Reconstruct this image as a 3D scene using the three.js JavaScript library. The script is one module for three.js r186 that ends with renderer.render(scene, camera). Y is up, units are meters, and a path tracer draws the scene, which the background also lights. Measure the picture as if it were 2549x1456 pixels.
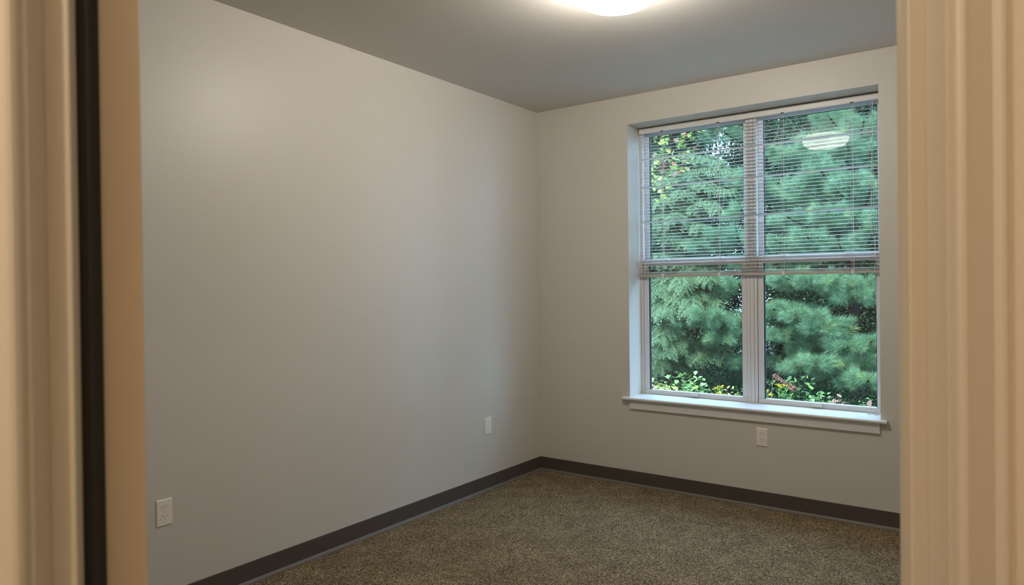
import * as THREE from 'three';
import { mergeGeometries } from 'three/addons/utils/BufferGeometryUtils.js';
import { RoundedBoxGeometry } from 'three/addons/geometries/RoundedBoxGeometry.js';

// ------------------------------------------------------------------ camera, sky, exposure
const scene = new THREE.Scene();
const EYE = new THREE.Vector3(2.99991, 1.40342, 4.47807);
const camera = new THREE.PerspectiveCamera(45.323, 2549 / 1456, 0.03, 200);
camera.rotation.order = 'YXZ';
camera.position.copy(EYE);
camera.rotation.set(-0.0073256, 0.62865, -0.0114473);
camera.focus = 4.8;
camera.userData.fStop = 5.6;
scene.add(camera);

scene.background = new THREE.Color().setRGB(3.9, 6.1, 9.0);      // bright, cool overcast sky

// hazy sun high behind the building: it reaches the trees but not the window
const sun = new THREE.DirectionalLight(new THREE.Color().setRGB(1, 0.96, 0.88), 7);
sun.position.set(-6, 20, 12);
sun.target.position.set(0, 0, -5);
sun.castShadow = true;
sun.shadow.radius = 14;
sun.shadow.mapSize.set(2048, 2048);
Object.assign(sun.shadow.camera, { left: -14, right: 14, top: 14, bottom: -14, near: 1, far: 60 });
scene.add(sun, sun.target);

const renderer = new THREE.WebGLRenderer({ antialias: true });
renderer.toneMapping = THREE.LinearToneMapping;
renderer.toneMappingExposure = 1.0;
renderer.shadowMap.enabled = true;

const ROOM_LAMP = { at: [1.59, 2.74, 1.74], glow: [12, 11.5, 10.6], color: [1, 0.91, 0.79], power: 3.5 };
const HALL_LAMP = { glow: [4.5, 3.5, 2.4], color: [1, 0.8, 0.6], power: 2 };

// ------------------------------------------------------------------ helpers
let seed = 7;
const srand = (s) => { seed = s | 0; };
const rnd = () => { seed = (seed + 0x6d2b79f5) | 0; let t = Math.imul(seed ^ (seed >>> 15), 1 | seed); t = (t + Math.imul(t ^ (t >>> 7), 61 | t)) ^ t; return ((t ^ (t >>> 14)) >>> 0) / 4294967296; };
const rr = (a, b) => a + (b - a) * rnd();
const V = (x, y, z) => new THREE.Vector3(x, y, z);
const lin = (r, g, b) => new THREE.Color().setRGB(r, g, b);
const used = new Map();
function numbered(name) {
  const n = used.get(name) ?? 0;
  used.set(name, n + 1);
  return n ? `${name}_${String(n).padStart(3, '0')}` : name;
}
function tag(o, label, category, group, kind) {
  o.userData.label = label;
  if (category) o.userData.category = category;
  if (group) o.userData.group = group;
  if (kind) o.userData.kind = kind;
  return o;
}
function group(name, position = [0, 0, 0], turn = 0) {
  const g = new THREE.Group();
  g.name = numbered(name);
  g.position.set(...position);
  g.rotation.y = turn;
  scene.add(g);
  return g;
}
function clean(g) {
  const o = g.index ? g.toNonIndexed() : g;
  for (const k of Object.keys(o.attributes)) if (!['position', 'normal', 'uv'].includes(k)) o.deleteAttribute(k);
  o.morphAttributes = {};
  return o;
}
const merge = (list) => (list.length === 1 ? list[0] : mergeGeometries(list.map(clean), false));
function mesh(name, geos, material, parent) {
  const m = new THREE.Mesh(Array.isArray(geos) ? merge(geos) : geos, material);
  m.name = parent ? name : numbered(name);
  m.castShadow = m.receiveShadow = true;
  (parent ?? scene).add(m);
  return m;
}
function structure(name, geos, material, label, category) {
  const m = mesh(name, geos, material);
  return tag(m, label, category, null, 'structure');
}
// box by its limits, uv in metres on every face
function box(x0, x1, y0, y1, z0, z1) {
  const g = new THREE.BoxGeometry(x1 - x0, y1 - y0, z1 - z0);
  g.translate((x0 + x1) / 2, (y0 + y1) / 2, (z0 + z1) / 2);
  const p = g.attributes.position, n = g.attributes.normal, uv = g.attributes.uv;
  for (let i = 0; i < p.count; i++) {
    const ax = Math.abs(n.getX(i)) > 0.5 ? 0 : Math.abs(n.getY(i)) > 0.5 ? 1 : 2;
    uv.setXY(i, ax === 0 ? p.getZ(i) : p.getX(i), ax === 1 ? p.getZ(i) : p.getY(i));
  }
  return g;
}
function rbox(x0, x1, y0, y1, z0, z1, r = 0.002, seg = 2) {
  const g = new RoundedBoxGeometry(x1 - x0, y1 - y0, z1 - z0, seg, Math.min(r, (x1 - x0) / 2.01, (y1 - y0) / 2.01, (z1 - z0) / 2.01));
  return g.translate((x0 + x1) / 2, (y0 + y1) / 2, (z0 + z1) / 2);
}
// outline [[a, b], ...] in the xy plane pushed along z from z0 to z1
function prism(points, z0, z1, holes = [], bevel = 0) {
  const s = new THREE.Shape(points.map(([a, b]) => new THREE.Vector2(a, b)));
  for (const h of holes) s.holes.push(new THREE.Path(h.map(([a, b]) => new THREE.Vector2(a, b))));
  const g = new THREE.ExtrudeGeometry(s, { depth: z1 - z0 - 2 * bevel, bevelEnabled: bevel > 0, bevelThickness: bevel, bevelSize: bevel, bevelOffset: -bevel, bevelSegments: 2, curveSegments: 10 });
  return g.translate(0, 0, z0 + bevel);
}
const sheet = (x0, x1, y0, y1, z) => new THREE.PlaneGeometry(x1 - x0, y1 - y0).translate((x0 + x1) / 2, (y0 + y1) / 2, z);
const rect = (x0, x1, y0, y1) => [[x0, y0], [x1, y0], [x1, y1], [x0, y1]];
function tube(points, r, seg = 24, sides = 6) {
  return new THREE.TubeGeometry(new THREE.CatmullRomCurve3(points.map((p) => (p.isVector3 ? p : V(...p)))), seg, r, sides, false);
}
function cylinder(r0, r1, y0, y1, x, z, sides = 12) {
  return new THREE.CylinderGeometry(r1, r0, y1 - y0, sides).translate(x, (y0 + y1) / 2, z);
}

// ------------------------------------------------------------------ textures and materials
function texture(size, metres, fill, color = false) {
  const data = new Uint8Array(size * size * 4);
  fill(data, size);
  const t = new THREE.DataTexture(data, size, size, THREE.RGBAFormat);
  t.wrapS = t.wrapT = THREE.RepeatWrapping;
  t.magFilter = THREE.LinearFilter;
  t.minFilter = THREE.LinearMipmapLinearFilter;
  t.generateMipmaps = true;
  t.repeat.set(1 / metres, 1 / metres);
  if (color) t.colorSpace = THREE.SRGBColorSpace;
  t.needsUpdate = true;
  return t;
}
// wrapping value noise
function noiseField(size, cells) {
  const g = new Float32Array(cells * cells).map(() => rnd()), out = new Float32Array(size * size), f = (t) => t * t * (3 - 2 * t);
  for (let y = 0; y < size; y++) for (let x = 0; x < size; x++) {
    const u = (x / size) * cells, v = (y / size) * cells, i = Math.floor(u), j = Math.floor(v), a = f(u - i), b = f(v - j);
    const i1 = (i + 1) % cells, j1 = (j + 1) % cells;
    out[y * size + x] = (g[j * cells + i] * (1 - a) + g[j * cells + i1] * a) * (1 - b) + (g[j1 * cells + i] * (1 - a) + g[j1 * cells + i1] * a) * b;
  }
  return out;
}
srand(11);
// roller stipple of painted drywall
const stipple = texture(512, 0.42, (d, n) => {
  const a = noiseField(n, 180), b = noiseField(n, 64), c = noiseField(n, 12);
  for (let i = 0; i < n * n; i++) { const v = 255 * (0.55 * a[i] + 0.3 * b[i] + 0.15 * c[i]); d.set([v, v, v, 255], i * 4); }
});
// loop-pile carpet: rows of yarn loops in brown, tan and dark flecks
const CARPET = 2.4, CN = 2048;
const loopTone = [], ROWS = 540, COLS = 480;
srand(23);
for (let i = 0; i < ROWS * COLS; i++) loopTone.push(rnd());
const carpetLoop = (x, y) => {
  const v = (y / CN) * ROWS, row = Math.floor(v), u = (x / CN) * COLS + (row % 2) * 0.5 + 0.25 * Math.sin(row * 12.9), col = ((Math.floor(u) % COLS) + COLS) % COLS;
  const a = u - Math.floor(u) - 0.5, b = v - row - 0.5;
  return [loopTone[(row % ROWS) * COLS + col], Math.max(0, 1 - 3.4 * (a * a * 0.9 + b * b))];
};
const carpetColor = texture(CN, CARPET, (d, n) => {
  const grain = noiseField(n, 700), patch = noiseField(n, 34);
  for (let y = 0; y < n; y++) for (let x = 0; x < n; x++) {
    const i = y * n + x, [t, h] = carpetLoop(x, y), g = 0.72 + 0.56 * grain[i], p = 0.93 + 0.14 * patch[i];
    const c = t < 0.22 ? [110, 93, 68] : t < 0.5 ? [158, 138, 107] : t < 0.8 ? [186, 165, 131] : [216, 196, 163];
    const k = (0.66 + 0.34 * h) * g * p;
    d.set([Math.min(255, c[0] * k), Math.min(255, c[1] * k), Math.min(255, c[2] * k), 255], i * 4);
  }
}, true);
const carpetBump = texture(CN, CARPET, (d, n) => {
  for (let y = 0; y < n; y++) for (let x = 0; x < n; x++) { const [t, h] = carpetLoop(x, y), v = 255 * Math.min(1, h * (0.65 + 0.35 * t)); d.set([v, v, v, 255], (y * n + x) * 4); }
});

const std = (color, roughness, extra = {}) => new THREE.MeshPhysicalMaterial({ color, roughness, ...extra });
const M = {
  wall: std(lin(0.64, 0.612, 0.556), 0.42, { bumpMap: stipple, bumpScale: 0.00022 }),
  ceiling: std(lin(0.69, 0.655, 0.605), 0.95, { bumpMap: stipple, bumpScale: 0.0002 }),
  hallWall: std(lin(0.78, 0.71, 0.61), 0.6, { bumpMap: stipple, bumpScale: 0.0002 }),
  carpet: std(lin(1, 1, 1), 1, { map: carpetColor, bumpMap: carpetBump, bumpScale: 0.004, specularIntensity: 0.2 }),
  base: std(lin(0.085, 0.07, 0.061), 0.45),
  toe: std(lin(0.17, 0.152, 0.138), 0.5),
  trim: std(lin(0.6, 0.56, 0.48), 0.42),
  doorPaint: std(lin(0.6, 0.52, 0.4), 0.5),
  gapShade: std(lin(0.012, 0.011, 0.008), 0.8),  // near-black shade colour for the gap beside the door
  whiteTrim: std(lin(0.74, 0.74, 0.73), 0.35),
  vinyl: std(lin(0.7, 0.69, 0.69), 0.4),
  gasket: std(lin(0.02, 0.022, 0.024), 0.6),
  glass: std(lin(0.94, 0.985, 0.975), 0.0, { transmission: 1, thickness: 0, ior: 1.52 }),
  slat: std(lin(0.74, 0.74, 0.72), 0.35),
  rail: std(lin(0.5, 0.45, 0.4), 0.4),
  cord: std(lin(0.8, 0.79, 0.76), 0.8),
  wand: std(lin(0.72, 0.74, 0.74), 0.2),
  plate: std(lin(0.87, 0.82, 0.77), 0.32),
  dark: std(lin(0.012, 0.01, 0.009), 0.7),
  steel: std(lin(0.55, 0.54, 0.5), 0.35, { metalness: 0.8 }),
  tassel: std(lin(0.74, 0.72, 0.62), 0.5),
  siding: std(lin(0.5, 0.48, 0.44), 0.8),
};

// ------------------------------------------------------------------ room shell
const H = 2.74, XR = 3.1, ZN = 4.3, HALF = Math.PI / 4;
const D = 0.686;                                                     // eye to the hall face of the doorway wall
const DOOR = [EYE.x - D * Math.SQRT1_2, 0, EYE.z - D * Math.SQRT1_2]; // foot of the eye on that face; local x runs right, z towards the hall
const WALL_T = 0.075, JL = -0.327, JR = 0.593, HEAD = 2.05;

structure('floor', box(-0.3, 6.2, -0.15, 0, -0.3, 7.4), M.carpet, 'brown flecked loop pile carpet covering the room floor', 'carpet');
structure('ceiling', box(-0.3, 6.2, H, H + 0.15, -0.3, 7.4), M.ceiling, 'plain matt ceiling of the empty room', 'ceiling');
structure('wall_left', box(-0.15, 0, 0, H, -0.3, ZN + 0.15), M.wall, 'long pale greige wall with two outlets low down', 'wall');
const WX0 = 0.763, WX1 = 2.345, WY0 = 0.622, WY1 = 2.54;             // window opening
structure('wall_far', prism(rect(0, XR + 0.15, 0, H), -0.3, 0, [rect(WX0, WX1, WY0 - 0.02, WY1)]), M.wall, 'pale greige wall with the window in it', 'wall');
structure('wall_right', box(XR, XR + 0.15, 0, H, 0, 3.281), M.wall, 'pale greige wall on the window side of the doorway', 'wall');
structure('wall_near', box(0, 2.08, 0, H, ZN, ZN + 0.15), M.wall, 'pale greige wall behind the open door', 'wall');
{
  const w = structure('wall_doorway', prism(rect(-1.45, 1.85, 0, H), -WALL_T, 0, [rect(JL - 0.018, JR + 0.018, 0, HEAD + 0.018)]), M.hallWall, 'diagonal wall that holds the doorway', 'wall');
  w.position.set(...DOOR); w.rotation.y = HALF;
}
for (const [name, x0, x1, z0, z1] of [['wall_hall_left', -1.45, -1.3, 0, 2.3], ['wall_hall_right', 1.7, 1.85, 0, 2.3], ['wall_hall_rear', -1.45, 1.85, 2.3, 2.45]]) {
  const w = structure(name, box(x0, x1, 0, H, z0, z1), M.hallWall, { wall_hall_left: 'cream hallway wall left of the doorway', wall_hall_right: 'cream hallway wall right of the doorway', wall_hall_rear: 'cream hallway wall facing the doorway' }[name], 'wall');
  w.position.set(...DOOR); w.rotation.y = HALF;
}
// vinyl cove base: [out from the wall, up]
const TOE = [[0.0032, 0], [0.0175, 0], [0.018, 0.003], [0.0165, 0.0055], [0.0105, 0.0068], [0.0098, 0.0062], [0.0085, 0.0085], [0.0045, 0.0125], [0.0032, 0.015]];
const COVE = [[0, 0], [0.0032, 0], [0.0032, 0.0995], [0.002, 0.1016], [0, 0.1016]];
function cove(name, length, position, turn, label) {
  // runs along local z from 0 to length, standing out in +x
  const m = structure(name, prism(COVE, 0, length), M.base, label, 'baseboard');
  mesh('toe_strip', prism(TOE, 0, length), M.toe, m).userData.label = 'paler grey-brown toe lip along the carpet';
  m.position.set(...position); m.rotation.y = turn;
}
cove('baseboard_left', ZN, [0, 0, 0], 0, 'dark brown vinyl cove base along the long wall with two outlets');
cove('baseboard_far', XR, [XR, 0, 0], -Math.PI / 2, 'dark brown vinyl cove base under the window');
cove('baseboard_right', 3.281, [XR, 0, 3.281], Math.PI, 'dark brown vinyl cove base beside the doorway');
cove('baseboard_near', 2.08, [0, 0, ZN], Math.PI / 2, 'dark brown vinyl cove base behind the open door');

// ------------------------------------------------------------------ doorway frame and open door
{
  const frame = group('trim_1', DOOR, HALF);
  tag(frame, 'beige painted door frame and moulded casing around the doorway', 'door frame', null, 'structure');
  const A = 0.03, S = 0.0215, SW = 0.016;                            // stop: set back, proud of the jamb, wide
  for (const s of [-1, 1]) {
    const e = s < 0 ? JL : JR, X = (t) => e + s * t;                 // t grows away from the opening
    const bx = (t0, t1, y0, y1, z0, z1, r) => rbox(Math.min(X(t0), X(t1)), Math.max(X(t0), X(t1)), y0, y1, z0, z1, r);
    mesh('jamb', bx(0, 0.018, 0, HEAD + 0.018, -WALL_T - 0.002, 0.001, 0.001), M.trim, frame);
    mesh('door_stop', bx(-S, 0.001, 0, HEAD, -A - SW, -A, 0.0022), M.trim, frame);
    if (s < 0) mesh('gap_shade_strip', bx(-0.03, 0.0005, 0.001, HEAD - 0.001, -WALL_T - 0.001, -A - SW, 0.001), M.gapShade, frame).userData.label = 'dark strip standing in for the shaded gap beside the open door';  // added dark fill: paints the shade in the gap between stop and leaf
    // casing profile: [away from the opening, proud of the wall]
    const P = [[0.004, 0], [0.004, 0.006], [0.005, 0.0095], [0.0075, 0.0125], [0.011, 0.0137], [0.0145, 0.0134], [0.0155, 0.0122], [0.03, 0.0092], [0.054, 0.0045], [0.0555, 0.0075], [0.058, 0.0118], [0.062, 0.0128], [0.066, 0.0118], [0.07, 0.008], [0.0725, 0.0035], [0.073, 0]];
    for (const side of [0, 1]) {
      const outline = P.map(([t, h]) => [X(t + 0.012 * side), side ? -WALL_T - 0.8 * h : h]);
      const c = mesh('casing', prism(outline, 0, HEAD + 0.07).rotateX(-Math.PI / 2).applyMatrix4(new THREE.Matrix4().makeScale(1, 1, -1)), M.trim, frame);
      c.geometry = flipped(c.geometry);
    }
  }
  mesh('head_jamb', rbox(JL, JR, HEAD, HEAD + 0.018, -WALL_T - 0.002, 0.001, 0.001), M.trim, frame);
  mesh('head_stop', rbox(JL, JR, HEAD - S, HEAD, -A - SW, -A, 0.002), M.trim, frame);
  mesh('head_casing', rbox(JL - 0.004, JR + 0.004, HEAD + 0.004, HEAD + 0.07, 0, 0.012, 0.003), M.trim, frame);
  mesh('head_casing', rbox(JL - 0.004, JR + 0.004, HEAD + 0.004, HEAD + 0.07, -WALL_T - 0.012, -WALL_T, 0.003), M.trim, frame);
}
function flipped(g) {                                                // mirror-safe: turn the faces round again
  const o = g.index ? g.toNonIndexed() : g;
  for (const k of Object.keys(o.attributes)) {
    const a = o.attributes[k], n = a.itemSize;
    for (let i = 0; i < a.count; i += 3) for (let c = 0; c < n; c++) { const t = a.array[(i + 1) * n + c]; a.array[(i + 1) * n + c] = a.array[(i + 2) * n + c]; a.array[(i + 2) * n + c] = t; }
  }
  return o;
}
{
  // leaf swung into the room about 117 degrees; local x runs along the leaf from the hinge edge
  const T = 0.0405, hinge = V(-0.2668, 0, -0.1).applyAxisAngle(V(0, 1, 0), HALF).add(V(...DOOR));
  const door = group('door_1', hinge.toArray(), HALF + THREE.MathUtils.degToRad(117));
  tag(door, 'open beige door seen edge on at the hinge side of the doorway', 'door', null, 'structure');
  mesh('leaf', rbox(0, 0.905, 0.012, 2.04, -T, 0, 0.0025), M.doorPaint, door);
  for (const y of [0.22, 1.0, 1.82]) mesh('hinge', [cylinder(0.006, 0.006, y - 0.05, y + 0.05, -0.004, 0.004), rbox(-0.0012, 0, y - 0.05, y + 0.05, -0.03, 0, 0.0005)], M.steel, door);
  const lever = [cylinder(0.026, 0.026, 0, 0.012, 0, 0, 20).rotateX(Math.PI / 2).translate(0.84, 0.96, 0.006), cylinder(0.009, 0.009, 0, 0.05, 0, 0, 12).rotateX(Math.PI / 2).translate(0.84, 0.96, 0.03), rbox(0.73, 0.85, 0.951, 0.969, 0.045, 0.058, 0.005)];
  mesh('lever_handle', lever, M.steel, door);
  mesh('lever_handle', lever.map((g) => g.clone().rotateX(Math.PI).translate(0, 1.92, -T)), M.steel, door);
}

// ------------------------------------------------------------------ ceiling lamps
function dome(name, [x, y, z], L, label, power = L.power) {
  const lamp = group(name, [x, y, z]);
  tag(lamp, label, 'ceiling light');
  const R = 0.192, pts = [[0.001, -0.126]];
  for (let i = 1; i <= 16; i++) { const a = (i / 16) * Math.PI / 2; pts.push([R * Math.pow(Math.sin(a), 0.62), -0.034 - 0.092 * Math.pow(Math.cos(a), 0.75)]); }
  pts.push([R, -0.03], [R - 0.006, -0.024]);
  mesh('shade', new THREE.LatheGeometry(pts.map(([a, b]) => new THREE.Vector2(a, b)), 64), new THREE.MeshStandardMaterial({ color: lin(0.8, 0.79, 0.76), roughness: 0.4, emissive: lin(...L.glow), emissiveIntensity: 1 }), lamp).userData.label = 'glowing white opal shade';
  mesh('pan', new THREE.LatheGeometry([[0.001, 0], [0.176, 0], [0.18, -0.004], [0.18, -0.024], [0.001, -0.024]].map(([a, b]) => new THREE.Vector2(a, b)), 64), M.whiteTrim, lamp);
  const p = new THREE.PointLight(lin(...L.color), power);
  p.name = name + '_bulb';
  p.position.set(0, -0.05, 0);
  p.castShadow = true;
  p.shadow.radius = 2;
  lamp.add(p);
  return lamp;
}
dome('ceiling_lamp', ROOM_LAMP.at, ROOM_LAMP, 'round white opal glass dome light glowing on the room ceiling');
{
  const at = (x, z) => V(x, H, z).applyAxisAngle(V(0, 1, 0), HALF).add(V(...DOOR)).toArray();
  dome('unseen_hall_lamp', at(-0.85, 0.95), HALL_LAMP, 'warm glowing dome light on the hallway ceiling beside the doorway', 3.7);
  dome('unseen_hall_lamp', at(0.6, 1.95), HALL_LAMP, 'added unseen dome light at the rear of the hallway ceiling for warm fill', 0.7);  // invented second lamp, out of view, as fill for the door frame
}

// ------------------------------------------------------------------ outlets
function outletProto() {
  const W = 0.035, Hh = 0.057, faces = [0.0195, -0.0195];
  const rounded = (cy, r, flat, n = 40) => Array.from({ length: n }, (_, i) => { const a = (i / n) * 2 * Math.PI; return [r * Math.cos(a), cy + Math.max(-flat, Math.min(flat, r * Math.sin(a)))]; });
  const parts = {};
  parts.plate = new THREE.ExtrudeGeometry((() => { const s = new THREE.Shape(rect(-W + 0.0035, W - 0.0035, -Hh + 0.0035, Hh - 0.0035).map(([a, b]) => new THREE.Vector2(a, b))); for (const c of faces) s.holes.push(new THREE.Path(rounded(c, 0.0178, 0.0146).map(([a, b]) => new THREE.Vector2(a, b)))); s.holes.push(new THREE.Path(rounded(0, 0.0026, 0.0026, 14).map(([a, b]) => new THREE.Vector2(a, b)))); return s; })(), { depth: 0.0018, bevelEnabled: true, bevelThickness: 0.0036, bevelSize: 0.0035, bevelOffset: 0, bevelSegments: 3 });
  // the bevel would also narrow the holes: rebuild them at their drawn size
  parts.plate = merge([prism(rect(-W, W, -Hh, Hh), 0, 0.0026, [...faces.map((c) => rounded(c, 0.0178, 0.0146)), rounded(0, 0.0026, 0.0026, 14)]), frustum(W, Hh, 0.0026, 0.0058, 0.0034, [...faces.map((c) => rounded(c, 0.0178, 0.0146)), rounded(0, 0.0026, 0.0026, 14)])]);
  parts.faces = faces.map((c) => prism(rounded(c, 0.0171, 0.0139), 0.0005, 0.0062, [rect(-0.0075, -0.0051, c + 0.0005, c + 0.0085), rect(-0.0105, -0.0075, c + 0.0034, c + 0.0056), rect(0.0052, 0.0072, c + 0.0008, c + 0.0082), Array.from({ length: 14 }, (_, i) => { const a = (i / 14) * 2 * Math.PI; return [0.0026 * Math.cos(a), c - 0.0072 + Math.max(-0.0017, 0.0026 * Math.sin(a))]; })]));
  parts.back = box(-0.02, 0.02, -0.036, 0.036, 0.0001, 0.0008);
  parts.screw = new THREE.SphereGeometry(0.0025, 12, 8, 0, 2 * Math.PI, 0, Math.PI / 2).rotateX(Math.PI / 2).scale(1, 1, 0.5).translate(0, 0, 0.0052);
  return parts;
}
function frustum(w, h, z0, z1, inset, holes) {                       // sloped rim and flat face of the cover plate
  const a = rect(-w, w, -h, h), b = rect(-w + inset, w - inset, -h + inset, h - inset), pos = [];
  for (let i = 0; i < 4; i++) {
    const j = (i + 1) % 4, p = [[...a[i], z0], [...a[j], z0], [...b[j], z1], [...b[i], z1]];
    for (const k of [0, 1, 2, 0, 2, 3]) pos.push(...p[k]);
  }
  const rim = new THREE.BufferGeometry();
  rim.setAttribute('position', new THREE.Float32BufferAttribute(pos, 3));
  rim.setAttribute('uv', new THREE.Float32BufferAttribute(new Float32Array((pos.length / 3) * 2), 2));
  rim.computeVertexNormals();
  return merge([rim, prism(b, z0, z1, holes)]);
}
const outletParts = outletProto();
function outlet(position, turn, label) {
  const o = group('wall_outlet', position, turn);
  tag(o, label, 'outlet', 'duplex outlets low on the walls');
  mesh('cover_plate', outletParts.plate, M.plate, o);
  for (const g of outletParts.faces) mesh('receptacle', g, M.plate, o);
  mesh('slots', outletParts.back, M.dark, o).userData.label = 'black slots behind the receptacle face';
  mesh('screw', outletParts.screw, M.plate, o);
}
outlet([0, 0.449, 2.927], Math.PI / 2, 'beige duplex outlet on the long wall near the open door edge');
outlet([0, 0.446, 0.654], Math.PI / 2, 'beige duplex outlet on the long wall near the room corner');
outlet([1.677, 0.4436, 0], 0, 'beige duplex outlet on the wall under the window sill');

// ------------------------------------------------------------------ window
const win = group('window_1');
tag(win, 'white twin double hung window with deep drywall reveal and wooden sill', 'window', null, 'structure');
{
  const ZF = -0.197, ZB = -0.298;
  mesh('frame', [rbox(WX0, 0.7825, WY0, WY1, ZB, ZF, 0.0015), rbox(2.3335, WX1 + 0.004, WY0, WY1, ZB, ZF, 0.0015), rbox(WX0, WX1, 2.512, WY1, ZB, ZF, 0.0015), box(WX0, WX1, WY0 - 0.02, WY0 + 0.004, ZB, -0.215)], M.vinyl, win);
  mesh('mullion', [rbox(1.5275, 1.5475, WY0, WY1, ZB, ZF, 0.001), rbox(1.549, 1.5735, WY0, WY1, ZB, ZF + 0.001, 0.001), rbox(1.575, 1.595, WY0, WY1, ZB, ZF, 0.001)], M.vinyl, win);
  for (const [x0, x1] of [[0.785, 1.526], [1.5985, 2.3315]]) {
    // lower sash, towards the room
    const w = 0.036, zf = -0.2, zb = -0.236, g0 = x0 + w, g1 = x1 - w + 0.003;
    const low = mesh('lower_sash', [rbox(x0, x1, WY0 + 0.001, 0.6545, zb, zf, 0.0015), rbox(x0, g0, 0.6565, 1.585, zb, zf, 0.0015), rbox(g1, x1, 0.6565, 1.585, zb, zf, 0.0015), rbox(g0 - 0.001, g1 + 0.001, 1.545, 1.585, zb, zf, 0.0015)], M.vinyl, win);
    for (const z of [-0.211, -0.227]) mesh('pane', sheet(g0, g1, 0.653, 1.547, z), M.glass, low);
    mesh('glazing_gasket', [box(g0, g0 + 0.006, 0.654, 1.546, -0.228, -0.2065), box(g1 - 0.003, g1, 0.654, 1.546, -0.228, -0.2065)], M.gasket, low);
    const hx = (x0 + x1) / 2 - 0.004 * Math.sign(x0 - 1.2);
    mesh('lift_handle', [rbox(hx - 0.04, hx + 0.04, 0.651, 0.657, -0.2, -0.187, 0.0015), prism([[hx - 0.034, 0.6515], [hx + 0.034, 0.6515], [hx + 0.027, 0.63], [hx - 0.027, 0.63]], -0.192, -0.188, [], 0.0012)], M.slat, low);
    for (const k of [0.21, 0.74]) {
      const lx = x0 + (x1 - x0) * k;
      mesh('sash_lock', [rbox(lx - 0.03, lx + 0.03, 1.585, 1.593, -0.232, -0.204, 0.003), rbox(lx - 0.018, lx + 0.03, 1.592, 1.601, -0.226, -0.21, 0.004)], M.slat, low);
    }
    for (const lx of [x0 + 0.016, x1 - 0.016]) mesh('tilt_latch', rbox(lx - 0.009, lx + 0.009, 1.583, 1.59, -0.222, -0.204, 0.002), M.slat, low);
    // upper sash, behind it
    const uf = -0.241, ub = -0.277, u0 = x0 + 0.03, u1 = x1 - 0.028;
    const up = mesh('upper_sash', [rbox(x0 - 0.004, u0, 1.56, 2.52, ub, uf, 0.0015), rbox(u1, x1 + 0.004, 1.56, 2.52, ub, uf, 0.0015), rbox(u0 - 0.001, u1 + 0.001, 1.56, 1.6, ub, uf, 0.0015), rbox(u0 - 0.001, u1 + 0.001, 2.4885, 2.52, ub, uf, 0.0015)], M.vinyl, win);
    for (const z of [-0.252, -0.268]) mesh('pane', sheet(u0, u1, 1.598, 2.49, z), M.glass, up);
    mesh('glazing_gasket', [box(u0, u0 + 0.005, 1.6, 2.488, -0.269, -0.2475), box(u1 - 0.003, u1, 1.6, 2.488, -0.269, -0.2475), box(u0, u1, 2.485, 2.489, -0.269, -0.2475)], M.gasket, up);
  }
  mesh('side_hinge', [rbox(0.767, 0.781, 0.69, 0.742, -0.1985, -0.1945, 0.0018), rbox(0.7855, 0.803, 0.688, 0.742, -0.2015, -0.1965, 0.0018)], M.tassel, win).userData.label = 'small cream hinge plates on the left stile';
  // wooden stool with rounded nose, and apron
  const nose = [[-0.215, 0.602]];
  nose.push([0.03, 0.602]);
  for (let i = 0; i <= 8; i++) { const a = -Math.PI / 2 + (i / 8) * Math.PI; nose.push([0.03 + 0.0095 * Math.cos(a), 0.612 + 0.01 * Math.sin(a)]); }
  nose.push([-0.215, 0.622]);
  const stool = (x0, x1, pts) => prism(pts.map(([z, y]) => [-z, y]), x0, x1, [], 0).rotateY(Math.PI / 2);
  const ear = nose.filter(([z]) => z > 0).concat([[0, 0.622], [0, 0.602]]);
  mesh('window_stool', [stool(WX0, WX1, nose), stool(0.718, WX0, ear), stool(WX1, 2.381, ear)], M.whiteTrim, win).userData.label = 'white wooden stool with rounded nose';
  mesh('apron', rbox(0.766, 2.342, 0.5415, 0.603, 0, 0.0165, 0.0015), M.whiteTrim, win);
}

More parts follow.
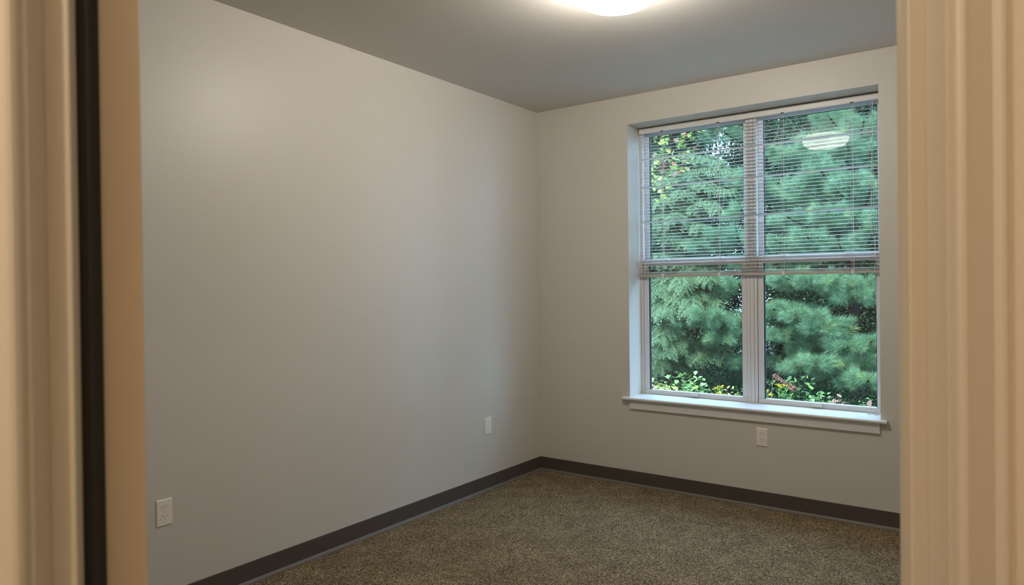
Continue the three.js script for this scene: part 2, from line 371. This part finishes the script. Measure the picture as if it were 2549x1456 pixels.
// ------------------------------------------------------------------ venetian blind
const blind = group('venetian_blind');
tag(blind, 'white metal venetian blind half raised over the upper window panes', 'blind');
{
  const X0 = 0.779, X1 = 2.336, ZC = -0.178, PITCH = 0.0226;
  mesh('headrail', [rbox(X0 - 0.002, X1, 2.499, 2.532, -0.193, -0.164, 0.002), rbox(X0 - 0.004, X0 + 0.016, 2.496, 2.534, -0.194, -0.1625, 0.001), box(X0 + 0.02, X1, 2.495, 2.4995, -0.1675, -0.1655)], M.slat, blind);
  // crowned slat, 25 mm wide
  const up = [], down = [];
  for (let i = 0; i <= 6; i++) { const t = i / 6 * 2 - 1; up.push([t * 0.0125, 0.0016 * (1 - t * t) + 0.00025]); down.unshift([t * 0.0125, 0.0016 * (1 - t * t) - 0.00025]); }
  const slatGeo = prism([...up, ...down], X0, X1).rotateY(Math.PI / 2);
  slatGeo.computeVertexNormals();
  srand(41);
  const FLIPPED = new Set([7, 16, 27]);
  const top = 2.312 + 7 * PITCH;
  for (let i = 0; i < 44; i++) {
    const s = mesh('slat', slatGeo, M.slat, blind);
    s.position.set(0, top - i * PITCH, ZC);
    s.rotation.x = FLIPPED.has(i) ? -0.42 : rr(0.055, 0.1);
  }
  for (const y of [1.4822, 1.4855, 1.4888, 1.4921, 1.4955]) { const s = mesh('slat', slatGeo, M.slat, blind); s.position.set(0, y, ZC); s.rotation.x = rr(-0.03, 0.03); }
  mesh('bottom_rail', [rbox(X0 - 0.003, X1 + 0.002, 1.4645, 1.4805, -0.191, -0.165, 0.004), rbox(X0 - 0.004, X0 + 0.006, 1.4645, 1.486, -0.192, -0.164, 0.002)], M.rail, blind);
  for (const x of [0.949, 1.354, 1.7716, 2.177]) {
    mesh('ladder_cord', [cylinder(0.0007, 0.0007, 1.48, 2.5, x - 0.006, -0.1645, 5), cylinder(0.0007, 0.0007, 1.48, 2.5, x - 0.002, -0.1915, 5)], M.cord, blind);
    mesh('lift_cord', cylinder(0.0012, 0.0012, 1.47, 2.5, x + 0.006, -0.163, 6), M.cord, blind);
    mesh('cord_clip', [rbox(x - 0.011, x + 0.009, 1.463, 1.488, -0.1655, -0.161, 0.002), rbox(x - 0.006, x + 0.006, 1.4595, 1.466, -0.1655, -0.159, 0.002), rbox(x - 0.009, x + 0.007, 1.474, 1.478, -0.162, -0.1595, 0.001)], M.wand, blind);
    mesh('cord_guide', rbox(x - 0.01, x + 0.01, 2.4935, 2.4985, -0.168, -0.161, 0.001), M.dark, blind);
  }
  mesh('tilt_wand', [cylinder(0.0022, 0.0022, 1.47, 2.474, 0.8125, -0.157, 6), tube([[0.8125, 2.474, -0.157], [0.8135, 2.484, -0.158], [0.816, 2.497, -0.164]], 0.0013, 8, 5)], M.wand, blind);
  // pull cords, gathered in a connector, one tail down to the sill
  const z = -0.155, R = 0.0009;
  const c = mesh('pull_cord', [
    tube([[2.29, 2.497, z], [2.289, 2.298, z], [2.287, 2.226, z], [2.283, 2.132, z], [2.282, 2.036, z], [2.279, 1.893, z], [2.274, 1.774, z], [2.278, 1.721, z], [2.293, 1.673, z], [2.299, 1.606, z], [2.299, 1.572, z]], R, 60, 5),
    tube([[2.2915, 2.497, z], [2.2905, 2.298, z], [2.292, 2.178, z], [2.293, 2.035, z], [2.294, 1.892, z], [2.295, 1.749, z], [2.299, 1.701, z], [2.3, 1.572, z]], R, 60, 5),
    tube([[2.2895, 2.497, z - 0.002], [2.288, 2.3, z - 0.002], [2.285, 2.1, z], [2.283, 1.9, z], [2.281, 1.77, z], [2.287, 1.7, z], [2.297, 1.65, z], [2.2995, 1.572, z]], R, 60, 5),
    tube([[2.2995, 1.572, z], [2.3, 1.439, z], [2.305, 1.272, z], [2.308, 1.057, z], [2.312, 0.795, z], [2.3125, 0.68, z], [2.308, 0.64, z + 0.002], [2.3, 0.627, z + 0.008], [2.291, 0.6255, z + 0.01], [2.283, 0.6255, z + 0.011]], 0.0011, 80, 5),
    tube([[2.3125, 0.68, z], [2.317, 0.645, z + 0.004], [2.3205, 0.628, z + 0.01], [2.316, 0.6255, z + 0.013]], 0.0011, 20, 5),
  ], M.cord, blind);
  mesh('cord_connector', new THREE.LatheGeometry([[0.0012, -0.014], [0.0045, -0.012], [0.0055, 0], [0.0045, 0.01], [0.0015, 0.014]].map(([a, b]) => new THREE.Vector2(a, b)), 12).translate(2.2995, 1.572, z), M.tassel, blind);
  const tas = new THREE.LatheGeometry([[0.0003, -0.015], [0.0042, -0.0145], [0.0048, -0.012], [0.0033, 0.006], [0.002, 0.0135], [0.0003, 0.0145]].map(([a, b]) => new THREE.Vector2(a, b)), 12);
  mesh('cord_tassel', tas.clone().rotateZ(-Math.PI / 2 + 0.02).translate(2.269, 0.627, z + 0.012), M.tassel, blind);
  mesh('cord_tassel', tas.clone().rotateZ(-Math.PI / 2 - 0.02).translate(2.3025, 0.627, z + 0.014), M.tassel, blind);
}

// ------------------------------------------------------------------ outside: woodland edge beyond the window
const GY = -0.75;                                                    // ground level outside
const PINE_A = [[0.92,3.66,-5.60],[1.39,3.48,-5.40],[0.57,3.46,-6.00],[1.18,3.21,-5.50],[1.51,3.12,-5.50],[0.88,2.91,-5.30],[1.28,2.70,-5.20],[0.53,2.74,-5.60],[1.47,2.60,-5.40],[0.99,2.36,-5.20],[0.42,2.32,-5.50],[1.30,2.25,-5.30],[0.74,2.02,-5.20],[1.11,1.90,-5.30],[0.23,2.01,-5.60],[1.50,2.04,-5.50],[0.49,1.50,-5.00],[0.86,1.44,-4.90],[1.12,1.41,-5.10],[1.29,1.25,-5.20],[0.41,1.08,-4.80],[0.71,1.01,-4.70],[0.95,0.86,-4.80],[0.38,0.73,-5.00],[1.49,1.28,-5.40],[1.27,0.62,-4.90],[1.52,0.69,-5.00],[1.39,0.41,-5.10],[0.70,0.35,-4.80],[0.94,0.42,-4.70],[1.11,0.31,-4.90],[1.55,0.26,-4.60],[0.58,0.52,-5.40],[0.89,0.52,-5.60]];
const PINE_B = [[-0.97,0.88,-5.20],[-0.57,0.95,-5.00],[-0.35,0.87,-5.10],[-0.13,0.73,-5.20],[-0.44,0.64,-5.20],[-0.22,1.42,-5.40],[-0.24,2.49,-5.60],[-0.53,2.16,-5.50],[-0.24,2.08,-5.40],[-0.88,2.00,-5.60],[-0.11,1.74,-5.60],[-0.16,2.97,-5.80],[-0.12,0.31,-5.60],[0.01,2.73,-5.90]];
const HEMLOCK = [[-1.35,1.35,-5.20],[-1.01,1.43,-5.30],[-0.69,1.52,-5.50],[-1.20,1.03,-5.00],[-0.78,1.09,-5.10],[-1.03,1.20,-5.20],[-0.61,1.19,-5.60],[-1.22,0.66,-4.90],[-1.09,0.49,-5.00],[-0.85,0.37,-5.40],[-1.15,0.19,-5.60],[-1.45,0.21,-5.20],[-0.56,0.39,-5.70],[-1.43,1.83,-5.40],[-1.19,1.77,-5.60],[-1.54,2.33,-5.50],[-1.25,2.44,-5.60],[-1.01,2.32,-5.80],[-0.73,2.61,-5.90],[-1.55,2.72,-5.70],[-1.24,2.84,-5.90],[-0.89,2.94,-6.00],[-0.56,2.86,-6.10],[-1.32,2.14,-5.60],[-1.10,2.08,-5.70],[-0.52,3.11,-6.20],[-1.19,3.17,-6.10],[-1.62,3.08,-6.00],[-0.81,3.34,-6.30],[-0.99,2.57,-5.90]];
const MAPLE = [[-1.05,3.41,-4.60],[-0.91,3.42,-4.60],[-0.76,3.36,-4.60],[-0.63,3.39,-4.60],[-0.51,3.41,-4.60],[-1.00,3.27,-4.60],[-0.82,3.22,-4.60],[-1.06,3.14,-4.60],[-0.91,3.09,-4.60],[-0.76,3.10,-4.60],[-0.65,3.12,-4.60],[-1.06,3.00,-4.60],[-0.94,2.96,-4.60],[-0.79,2.95,-4.60],[-0.68,2.98,-4.60],[-1.12,2.84,-4.60],[-1.00,2.80,-4.60],[-1.06,2.64,-4.60],[-0.59,3.24,-4.60]];
const B = {
  needle: std(lin(1, 1, 1), 0.6, { specularIntensity: 0.5 }),
  leaf: std(lin(1, 1, 1), 0.7, { specularIntensity: 0.3 }),
  bark: std(lin(0.014, 0.013, 0.012), 0.95, { specularIntensity: 0.1 }),
  twig: std(lin(0.025, 0.023, 0.017), 0.9, { specularIntensity: 0.1 }),
  stem: std(lin(0.03, 0.055, 0.02), 0.8),
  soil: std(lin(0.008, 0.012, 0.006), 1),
};
structure('ground', box(-16, 16, GY - 0.4, GY, -30, -0.3), B.soil, 'shaded woodland ground outside the window', 'ground');

function raw(pos) {
  const g = new THREE.BufferGeometry();
  g.setAttribute('position', new THREE.Float32BufferAttribute(pos, 3));
  g.computeVertexNormals();
  return g;
}
const frameTo = (dir, roll = 0) => new THREE.Quaternion().setFromUnitVectors(V(0, 1, 0), dir.clone().normalize()).multiply(new THREE.Quaternion().setFromAxisAngle(V(0, 1, 0), roll));
// tuft of long soft needles round a shoot that points along +y
function tuftGeo(n, len, w) {
  const pos = [];
  for (let i = 0; i < n; i++) {
    const y = 0.07 * rnd(), a = rr(0, 2 * Math.PI), tilt = rr(0.25, 1.25) * (1.1 - y * 5), d = V(Math.sin(tilt) * Math.cos(a), Math.cos(tilt), Math.sin(tilt) * Math.sin(a));
    const s = V(rnd() - 0.5, rnd() - 0.5, rnd() - 0.5).cross(d).normalize().multiplyScalar(w / 2), L = len * rr(0.75, 1.1), o = V(0, y, 0), e = o.clone().addScaledVector(d, L), m = o.clone().addScaledVector(d, L * 0.45);
    const p = [o, m.clone().add(s), e, o, e, m.clone().sub(s)];
    for (const q of p) pos.push(q.x, q.y, q.z);
  }
  return raw(pos);
}
// flat feathery spray along +y, lying in the xy plane with drooping tip (towards -z)
function sprayGeo(len, n) {
  const pos = [], bend = (x, y) => [x, y, -1.9 * y * y - 1.2 * x * x];
  const blade = (x0, y0, x1, y1, w) => {
    const dx = x1 - x0, dy = y1 - y0, l = Math.hypot(dx, dy), nx = (-dy / l) * w / 2, ny = (dx / l) * w / 2, mx = x0 + dx * 0.45, my = y0 + dy * 0.45;
    pos.push(...bend(x0, y0), ...bend(mx + nx, my + ny), ...bend(x1, y1), ...bend(x0, y0), ...bend(x1, y1), ...bend(mx - nx, my - ny));
  };
  blade(0, 0, 0, len, 0.009);
  for (let i = 0; i < n; i++) {
    const t = (i + 0.6) / n, y = len * t, s = i % 2 ? 1 : -1, l = (len * 0.5 * Math.pow(1 - t, 0.75) + 0.015) * rr(0.55, 1.15), a = rr(0.55, 1.15), ex = s * l * Math.sin(a), ey = y + l * Math.cos(a);
    blade(0, y, ex, ey, 0.006);
    for (const k of [0.3, 0.5, 0.7, 0.88]) { const q = l * 0.3 * (1.25 - k) * rr(0.5, 1.3); blade(ex * k, y + (ey - y) * k, ex * k + s * q * 0.25, y + (ey - y) * k + q, 0.0042); blade(ex * k, y + (ey - y) * k, ex * k + s * q, y + (ey - y) * k - q * 0.1, 0.0042); }
  }
  return raw(pos);
}
// loose cluster of small broad leaves
function clumpGeo(n, radius, l) {
  const pos = [];
  for (let i = 0; i < n; i++) {
    const c = V(rnd() - 0.5, rnd() - 0.5, rnd() - 0.5).multiplyScalar(2 * radius), d = V(rnd() - 0.5, rr(-0.5, 0.2), rnd() - 0.5).normalize(), s = V(rnd() - 0.5, rnd() * 0.6, rnd() - 0.5).cross(d).normalize(), L = l * rr(0.6, 1.2), e = c.clone().addScaledVector(d, L), m = c.clone().addScaledVector(d, L * 0.45), w = L * 0.32, fold = V(0, 0.12 * L, 0);
    for (const q of [c, m.clone().addScaledVector(s, w).add(fold), e, c, e, m.clone().addScaledVector(s, -w).add(fold)]) pos.push(q.x, q.y, q.z);
  }
  return raw(pos);
}
srand(101);
const TUFTS = [0, 1, 2].map(() => tuftGeo(110, 0.098, 0.0019));
const SPRAYS = [0, 1].map(() => sprayGeo(0.21, 20));
const CLUMPS = [0, 1].map(() => clumpGeo(60, 0.2, 0.058));

function copies(name, geo, material, list, parent, label) {
  const m = new THREE.InstancedMesh(geo, material, list.length);
  list.forEach(([p, q, s, c], i) => { m.setMatrixAt(i, new THREE.Matrix4().compose(p, q, s)); m.setColorAt(i, c); });
  m.name = name;
  m.castShadow = m.receiveShadow = true;
  m.userData.kind = 'stuff';
  if (label) m.userData.label = label;
  parent.add(m);
  return m;
}
const tone = (a, b, t, k = 1) => a.clone().lerp(b, t).multiplyScalar(k);
function trunk(parent, x, z, top, r, lean = 0) {
  return mesh('trunk', tube([[x, GY - 0.05, z], [x + lean * 0.3, GY + (top - GY) * 0.35, z], [x + lean, top, z]], r, 10, 10), B.bark, parent);
}
// ---- pines: long boughs with side shoots, each shoot ending in needle tufts
const PINE_GREEN = lin(0.11, 0.195, 0.092), PINE_BLUISH = lin(0.145, 0.25, 0.13), PINE_YELLOW = lin(0.27, 0.34, 0.115);
function pineBough(tree, base, tip, reach, spread) {
  const d = tip.clone().sub(base), L = d.length();
  const curve = new THREE.QuadraticBezierCurve3(base, base.clone().lerp(tip, 0.55).add(V(0, -0.1 * L * rr(0.4, 1), 0)), tip);
  const bough = mesh('bough', new THREE.TubeGeometry(curve, 10, 0.011, 5), B.twig, tree);
  const lists = [[], [], []], s0 = Math.max(0.1, 1 - reach / L);
  const put = (p, dir) => lists[Math.floor(rnd() * 3)].push([p, frameTo(dir, rr(0, 6)), V(1, 1, 1).multiplyScalar(rr(0.85, 1.3)), rnd() < 0.07 ? tone(PINE_BLUISH, PINE_YELLOW, rnd()) : tone(PINE_GREEN, PINE_BLUISH, rnd())]);
  for (let s = s0; s <= 1; s += 0.045 / L) {
    const p = curve.getPoint(s), t = curve.getTangent(s), side = t.clone().cross(V(0, 1, 0)).normalize(), room = (1 - s) / (1 - s0);
    for (const sg of [-1, 1]) {
      if (rnd() < 0.2) continue;
      const l = spread * (0.25 + 0.75 * Math.pow(room, 0.6)) * rr(0.5, 1.05), dir = t.clone().multiplyScalar(rr(0.5, 0.9)).addScaledVector(side, sg * rr(0.5, 1)).add(V(0, rr(-0.25, 0.3), 0)).normalize();
      for (let q = l * 0.3; q <= l; q += 0.06) put(p.clone().addScaledVector(dir, q).add(V(rr(-0.03, 0.03), rr(-0.05, 0.03) + 0.12 * q * q, rr(-0.03, 0.03))), dir.clone().add(V(rr(-0.4, 0.4), rr(0, 0.75), rr(-0.4, 0.4))));
    }
    if (rnd() < 0.5) put(p, t.clone().add(V(rr(-0.5, 0.5), rr(0.2, 1), rr(-0.5, 0.5))));
  }
  lists.forEach((l, i) => l.length && copies('needles', TUFTS[i], B.needle, l, bough));
}
function pine(label, x, z, top, r, tips, fill) {
  const tree = group('pine_tree');
  tag(tree, label, 'tree', 'evergreens beyond the window');
  trunk(tree, x, z, top, r);
  for (const t of tips) { const tip = V(...t); pineBough(tree, V(x, tip.y - rr(-0.1, 0.3), z), tip, 0.75, 0.4); }
  for (const [a, y, l] of fill) pineBough(tree, V(x, y - 0.2, z), V(x + l * Math.cos(a), y, z + l * Math.sin(a)), l * 0.75, 0.55);
}
srand(202);
const ring = (n, y0, y1, l0, l1) => Array.from({ length: n }, (_, i) => [i * 2.4, y0 + (y1 - y0) * (i / n), l0 + (l1 - l0) * (i / n) * rr(0.8, 1.1)]);
pine('tall pine with soft blue-green tufted boughs and a bare dark trunk', 0.94, -7.2, 5.0, 0.08, PINE_A, ring(7, 2.4, 4.4, 1.4, 0.9));
pine('pine with pale tufted boughs reaching beside the hemlock', -0.68, -7.4, 4.8, 0.08, PINE_B, ring(7, 1.9, 4.3, 1.4, 0.9));
// ---- hemlock: drooping boughs of flat feathery sprays
const HEM_GREEN = lin(0.08, 0.135, 0.06), HEM_GREYISH = lin(0.115, 0.175, 0.082);
function hemlockBough(tree, base, tip, reach) {
  const L = base.distanceTo(tip), curve = new THREE.QuadraticBezierCurve3(base, base.clone().lerp(tip, 0.6).add(V(0, 0.16 * L, 0)), tip);
  const bough = mesh('bough', new THREE.TubeGeometry(curve, 10, 0.008, 5), B.twig, tree);
  const lists = [[], []], s0 = Math.max(0.1, 1 - reach / L);
  for (let s = s0; s <= 1; s += 0.05 / L) {
    const p = curve.getPoint(s), t = curve.getTangent(s), side = t.clone().cross(V(0, 1, 0)).normalize(), room = (1 - s) / (1 - s0);
    for (const sg of [-1, 1, 0]) {
      if (sg === 0 && rnd() < 0.6) continue;
      const dir = t.clone().addScaledVector(side, sg * rr(0.5, 1.1)).add(V(0, rr(-0.3, 0.1), 0)).normalize(), n = 1 + Math.round(2.2 * room);
      for (let k = 0; k < n; k++) {
        const q = frameTo(dir), face = V(0, 0, 1).applyQuaternion(q), want = V(0, 1, 0).addScaledVector(dir, -dir.y).normalize(), roll = Math.atan2(face.clone().cross(want).dot(dir), face.dot(want));
        q.premultiply(new THREE.Quaternion().setFromAxisAngle(dir, roll + rr(-0.45, 0.45)));
        lists[k % 2].push([p.clone().addScaledVector(dir, 0.14 * k).add(V(rr(-0.02, 0.02), rr(-0.03, 0.02), rr(-0.02, 0.02))), q, V(1, 1, 1).multiplyScalar(rr(0.75, 1.2)), tone(HEM_GREEN, HEM_GREYISH, rnd())]);
      }
    }
  }
  lists.forEach((l, i) => l.length && copies('needles', SPRAYS[i], B.needle, l, bough));
}
srand(303);
{
  const tree = group('hemlock_tree');
  tag(tree, 'hemlock with drooping feathery green sprays', 'tree', 'evergreens beyond the window');
  trunk(tree, -1.9, -7.0, 4.9, 0.08);
  for (const t of HEMLOCK) { const tip = V(...t); hemlockBough(tree, V(-1.9 + rr(-0.1, 0.1), tip.y + rr(-0.1, 0.25), -7.0), tip, 0.95); }
  for (const [a, y, l] of ring(9, 1.8, 4.4, 1.4, 0.9)) hemlockBough(tree, V(-1.9, y, -7), V(-1.9 + l * Math.cos(a), y - 0.15, -7 + l * Math.sin(a)), l * 0.8);
}
// ---- darker trees further back
srand(404);
const FAR = [['dark broadleaf tree far behind the hemlock', -4.6, -11.5, 2.1], ['dark broadleaf tree far behind the pines, with brown leaves', -1.6, -12.5, 2.3], ['deep green tree in the woodland between the two pines', 0.2, -10.4, 1.7], ['deep green tree behind the bare dark pine trunk', 2.0, -11.2, 2.1], ['shadowed tree at the edge of the woodland', -3.0, -9.4, 1.5], ['distant tree at the back of the woodland', 0.4, -14.5, 2.6],
  ['broad dark tree added out of view left of the hemlock to screen low sky', -6.4, -8.5, 1.9], ['broad dark tree added out of view on the left flank to screen low sky', -8.2, -5.2, 1.9], ['bushy tree added out of view right of the bare dark trunk to screen low sky', 4.6, -9.6, 2.0, 5.6], ['bushy tree added out of view on the right flank to screen low sky', 7.0, -7.0, 2.0, 5.4]];  // these four stand out of view, added to cut low skylight into the room
for (const [label, x, z, R, tall = 5.9] of FAR) {
  const tree = group('woodland_tree');
  tag(tree, label, 'tree', 'trees at the back of the woodland');
  trunk(tree, x, z, GY + 0.85 * tall, 0.13, rr(-0.3, 0.3));
  const lists = [[], []], n = Math.round(800 * R);
  for (let i = 0; i < n; i++) {
    const a = rr(0, 6.283), h = Math.pow(rnd(), 0.8), y = GY + 0.2 + h * tall, rad = R * (1.05 - 0.55 * h) * Math.sqrt(rnd());
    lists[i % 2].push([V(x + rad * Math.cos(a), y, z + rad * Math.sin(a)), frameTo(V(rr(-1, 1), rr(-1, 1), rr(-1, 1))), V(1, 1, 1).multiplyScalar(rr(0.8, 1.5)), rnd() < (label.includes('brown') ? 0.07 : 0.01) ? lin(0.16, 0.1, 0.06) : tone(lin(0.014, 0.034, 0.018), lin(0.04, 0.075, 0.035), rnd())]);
  }
  lists.forEach((l, i) => copies('foliage', CLUMPS[i], B.leaf, l, tree));
}
// ---- broad leaves, each its own mesh
function leafGeo(points, fold) {
  const pos = [], c = [0, 0.45, 0];
  for (let i = 0; i < points.length; i++) { const a = points[i], b = points[(i + 1) % points.length]; for (const [x, y] of [[c[0], c[1]], a, b]) pos.push(x, y, fold * Math.abs(x) - 0.12 * y * y); }
  return raw(pos);
}
const half = [[0.06, 0], [0.3, 0.06], [0.2, 0.2], [0.52, 0.38], [0.34, 0.46], [0.42, 0.66], [0.18, 0.62], [0.0, 1.0]];
const MAPLE_LEAF = leafGeo([...half, ...half.slice(0, -1).reverse().map(([x, y]) => [-x, y])], 0.25);
const OVAL_LEAF = leafGeo([[0.03, 0], [0.2, 0.18], [0.3, 0.42], [0.22, 0.7], [0, 1], [-0.22, 0.7], [-0.3, 0.42], [-0.2, 0.18], [-0.03, 0]], 0.35);
const LANCE_LEAF = leafGeo([[0.02, 0], [0.09, 0.3], [0.08, 0.6], [0, 1], [-0.08, 0.6], [-0.09, 0.3], [-0.02, 0]], 0.4);
const paint = (...c) => std(lin(...c), 0.75, { side: THREE.DoubleSide, specularIntensity: 0.5 });
const LEAF = { green: paint(0.1, 0.19, 0.045), lime: paint(0.24, 0.32, 0.07), yellow: paint(0.4, 0.36, 0.1), red: paint(0.45, 0.1, 0.08), pink: paint(0.42, 0.24, 0.16), deep: paint(0.04, 0.09, 0.03), brown: paint(0.15, 0.085, 0.06), tan: paint(0.21, 0.135, 0.09), mint: paint(0.16, 0.27, 0.1), petal: paint(0.6, 0.42, 0.02) };
function leaf(geo, material, at, size, parent, flat = 0.5) {
  const m = mesh('leaf', geo, material, parent);
  m.position.copy(at);
  m.quaternion.copy(new THREE.Quaternion().setFromEuler(new THREE.Euler(rr(-2.2, -0.9) * flat + rr(-0.5, 0.5), rr(0, 6.283), rr(-0.9, 0.9), 'YXZ')));
  m.scale.setScalar(size);
  return m;
}
const pick = (list) => list[Math.floor(rnd() * list.length)];
srand(505);
{
  const tree = group('maple_tree');
  tag(tree, 'young maple with yellow, red and lime autumn leaves', 'tree');
  const x = -1.75, z = -4.9;
  trunk(tree, x, z, 4.2, 0.028, 0.25);
  for (const t of MAPLE) {
    const tip = V(...t);
    mesh('branch', tube([[x + 0.2, tip.y - 0.12, z], [(x + 0.2 + tip.x) / 2, tip.y - 0.02, -4.75], tip], 0.0045, 8, 4), B.twig, tree);
    for (let k = 0; k < 8; k++) leaf(MAPLE_LEAF, rnd() < 0.58 ? LEAF.lime : pick([LEAF.yellow, LEAF.pink, LEAF.red, LEAF.green, LEAF.yellow]), tip.clone().add(V(rr(-0.09, 0.09), rr(-0.08, 0.07), rr(-0.09, 0.09))), rr(0.06, 0.1), tree, 0.6);
  }
}
function shrub(name, label, groupName, top, n, spread, mats, geo, sizes, h = 0.35) {
  const s = group(name);
  tag(s, label, 'shrub', groupName);
  const [x, y, z] = top;
  for (let i = 0; i < 5; i++) { const a = i * 1.26; mesh('stem', tube([[x + 0.05 * Math.cos(a), GY - 0.02, z + 0.05 * Math.sin(a)], [x + 0.4 * spread * Math.cos(a), (GY + y) / 2, z + 0.4 * spread * Math.sin(a)], [x + 0.7 * spread * Math.cos(a), y - 0.06, z + 0.7 * spread * Math.sin(a)]], 0.003, 8, 4), B.stem, s); }
  for (let i = 0; i < n; i++) {
    const a = rr(0, 6.283), q = Math.sqrt(rnd()), drop = rnd();
    leaf(geo, pick(mats), V(x + spread * q * Math.cos(a), y - 0.12 * q * q - h * drop, z + spread * q * Math.sin(a)), rr(...sizes), s, 0.7);
  }
  return s;
}
srand(606);
{
  // dim layer of undergrowth between the shrubs and the trunks
  const list = [];
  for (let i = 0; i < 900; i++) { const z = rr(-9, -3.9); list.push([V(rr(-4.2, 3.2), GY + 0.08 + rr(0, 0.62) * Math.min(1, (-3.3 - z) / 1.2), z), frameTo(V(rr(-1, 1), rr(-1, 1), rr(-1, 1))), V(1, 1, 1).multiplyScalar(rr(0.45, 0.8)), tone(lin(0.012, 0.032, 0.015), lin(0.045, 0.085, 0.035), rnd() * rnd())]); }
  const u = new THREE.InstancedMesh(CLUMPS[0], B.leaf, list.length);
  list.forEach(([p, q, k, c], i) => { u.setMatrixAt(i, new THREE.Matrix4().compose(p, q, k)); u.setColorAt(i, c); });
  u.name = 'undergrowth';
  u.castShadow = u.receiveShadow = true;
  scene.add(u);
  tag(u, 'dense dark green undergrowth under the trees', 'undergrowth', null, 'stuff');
}
const LOW = 'low shrubs under the woodland edge';
shrub('shrub', 'shrub with pinkish tan and lime lobed leaves', LOW, [-0.52, 0.3, -3.2], 105, 0.2, [LEAF.lime, LEAF.tan, LEAF.pink, LEAF.lime], MAPLE_LEAF, [0.053, 0.094]);
shrub('shrub', 'rounded shrub of fresh green oval leaves behind the pinkish one', LOW, [-0.36, 0.37, -3.75], 120, 0.26, [LEAF.green, LEAF.mint, LEAF.green], OVAL_LEAF, [0.053, 0.094]);
shrub('shrub', 'bright mint green leafy shrub by the yellow flowers', LOW, [-0.06, 0.3, -3.2], 135, 0.22, [LEAF.mint, LEAF.lime, LEAF.mint, LEAF.green], MAPLE_LEAF, [0.053, 0.094]);
shrub('shrub', 'lime shrub at the foot of the hemlock', LOW, [-0.92, 0.25, -3.3], 75, 0.17, [LEAF.lime, LEAF.green], OVAL_LEAF, [0.045, 0.078]);
shrub('shrub', 'low yellowish shrub with narrow gaps between its leaves', LOW, [0.32, 0.26, -3.45], 75, 0.15, [LEAF.lime, LEAF.yellow, LEAF.green], OVAL_LEAF, [0.038, 0.070]);
shrub('shrub', 'dull green upright shrub in shade beside the mullion', LOW, [0.47, 0.33, -3.95], 90, 0.2, [LEAF.green, LEAF.deep], OVAL_LEAF, [0.038, 0.070]);
shrub('shrub', 'dark green leafy shrub behind the yellow flowers', LOW, [0.88, 0.36, -4.1], 90, 0.22, [LEAF.deep, LEAF.green], OVAL_LEAF, [0.053, 0.101]);
shrub('shrub', 'small bright green shrub left of the withered brown leaves', LOW, [1.36, 0.31, -3.15], 66, 0.1, [LEAF.mint, LEAF.green, LEAF.mint], OVAL_LEAF, [0.038, 0.070]);
shrub('shrub', 'dim green shrub right of the withered brown leaves', LOW, [1.75, 0.24, -3.55], 90, 0.18, [LEAF.deep, LEAF.green], OVAL_LEAF, [0.045, 0.078]);
shrub('shrub', 'deep green groundcover shrub below the pine boughs', LOW, [1.2, 0.2, -3.75], 120, 0.26, [LEAF.deep, LEAF.green, LEAF.deep], OVAL_LEAF, [0.045, 0.086]);
shrub('withered_plant', 'withered plant with curled pinkish brown leaves', null, [1.54, 0.335, -3.0], 26, 0.07, [LEAF.brown, LEAF.tan], OVAL_LEAF, [0.05, 0.085], 0.11);
shrub('withered_plant', 'half withered plant with a few tan leaves and green ones', null, [1.78, 0.28, -3.0], 18, 0.06, [LEAF.brown, LEAF.tan, LEAF.green], OVAL_LEAF, [0.05, 0.08], 0.1);
// ---- yellow flowering stems
srand(707);
for (const [x, y, z, label] of [[0.25, 0.26, -3.2, 'single yellow flower stem beside the lime shrub'], [0.36, 0.215, -2.98, 'short yellow flower stem near the mullion'], [0.84, 0.275, -3.0, 'yellow flower stem with crowded feathery leaves, the lower of two'], [0.935, 0.325, -3.2, 'taller yellow flower stem with crowded feathery leaves']]) {
  const f = group('flowering_plant');
  tag(f, label, 'flower', 'yellow flowers under the woodland edge');
  for (let k = 0; k < 3; k++) {
    const ex = x + (k - 1) * 0.035, ey = y + rr(-0.03, 0.02);
    mesh('stem', tube([[x, GY - 0.02, z], [x + (ex - x) * 0.4, (GY + ey) / 2, z], [ex, ey, z]], 0.003, 8, 4), B.stem, f);
    for (let p = 0; p < 6; p++) { const m = mesh('petal', LANCE_LEAF, LEAF.petal, f); m.position.set(ex, ey, z); m.quaternion.setFromEuler(new THREE.Euler(rr(-0.5, 0.5), rr(0, 6.28), -1.2 + rr(-0.4, 0.4), 'YXZ')); m.rotation.y = p * 1.05; m.scale.set(0.05, 0.042, 0.05); }
    for (let p = 0; p < 12; p++) { const m = leaf(LANCE_LEAF, LEAF.green, V(x + (ex - x) * 0.8, ey - 0.04 - p * 0.022, z), 0.085, f, 0.3); m.rotation.set(rr(0.5, 1.1), p * 2.4, 0, 'YXZ'); }
  }
}
{
  const s = group('dry_seed_plume');
  tag(s, 'reddish brown drooping seed plume over the yellow flowers', 'plant');
  mesh('stem', tube([[0.7, GY, -3.6], [0.72, 0.2, -3.62], [0.76, 0.4, -3.6], [0.86, 0.33, -3.58], [1.0, 0.255, -3.56]], 0.004, 20, 5), LEAF.brown, s);
  const list = [], curve = new THREE.CatmullRomCurve3([V(0.75, 0.39, -3.6), V(0.86, 0.33, -3.58), V(1.0, 0.255, -3.56)]);
  for (let i = 0; i < 90; i++) { const p = curve.getPoint(rnd()); list.push([p.add(V(rr(-0.02, 0.02), rr(-0.03, 0.02), rr(-0.02, 0.02))), frameTo(V(rr(-1, 1), rr(-1, 0.4), rr(-1, 1))), V(0.035, 0.035, 0.035), tone(lin(0.16, 0.06, 0.05), lin(0.28, 0.14, 0.1), rnd())]); }
  copies('seed_heads', OVAL_LEAF, B.leaf, list, s);
}

renderer.render(scene, camera);
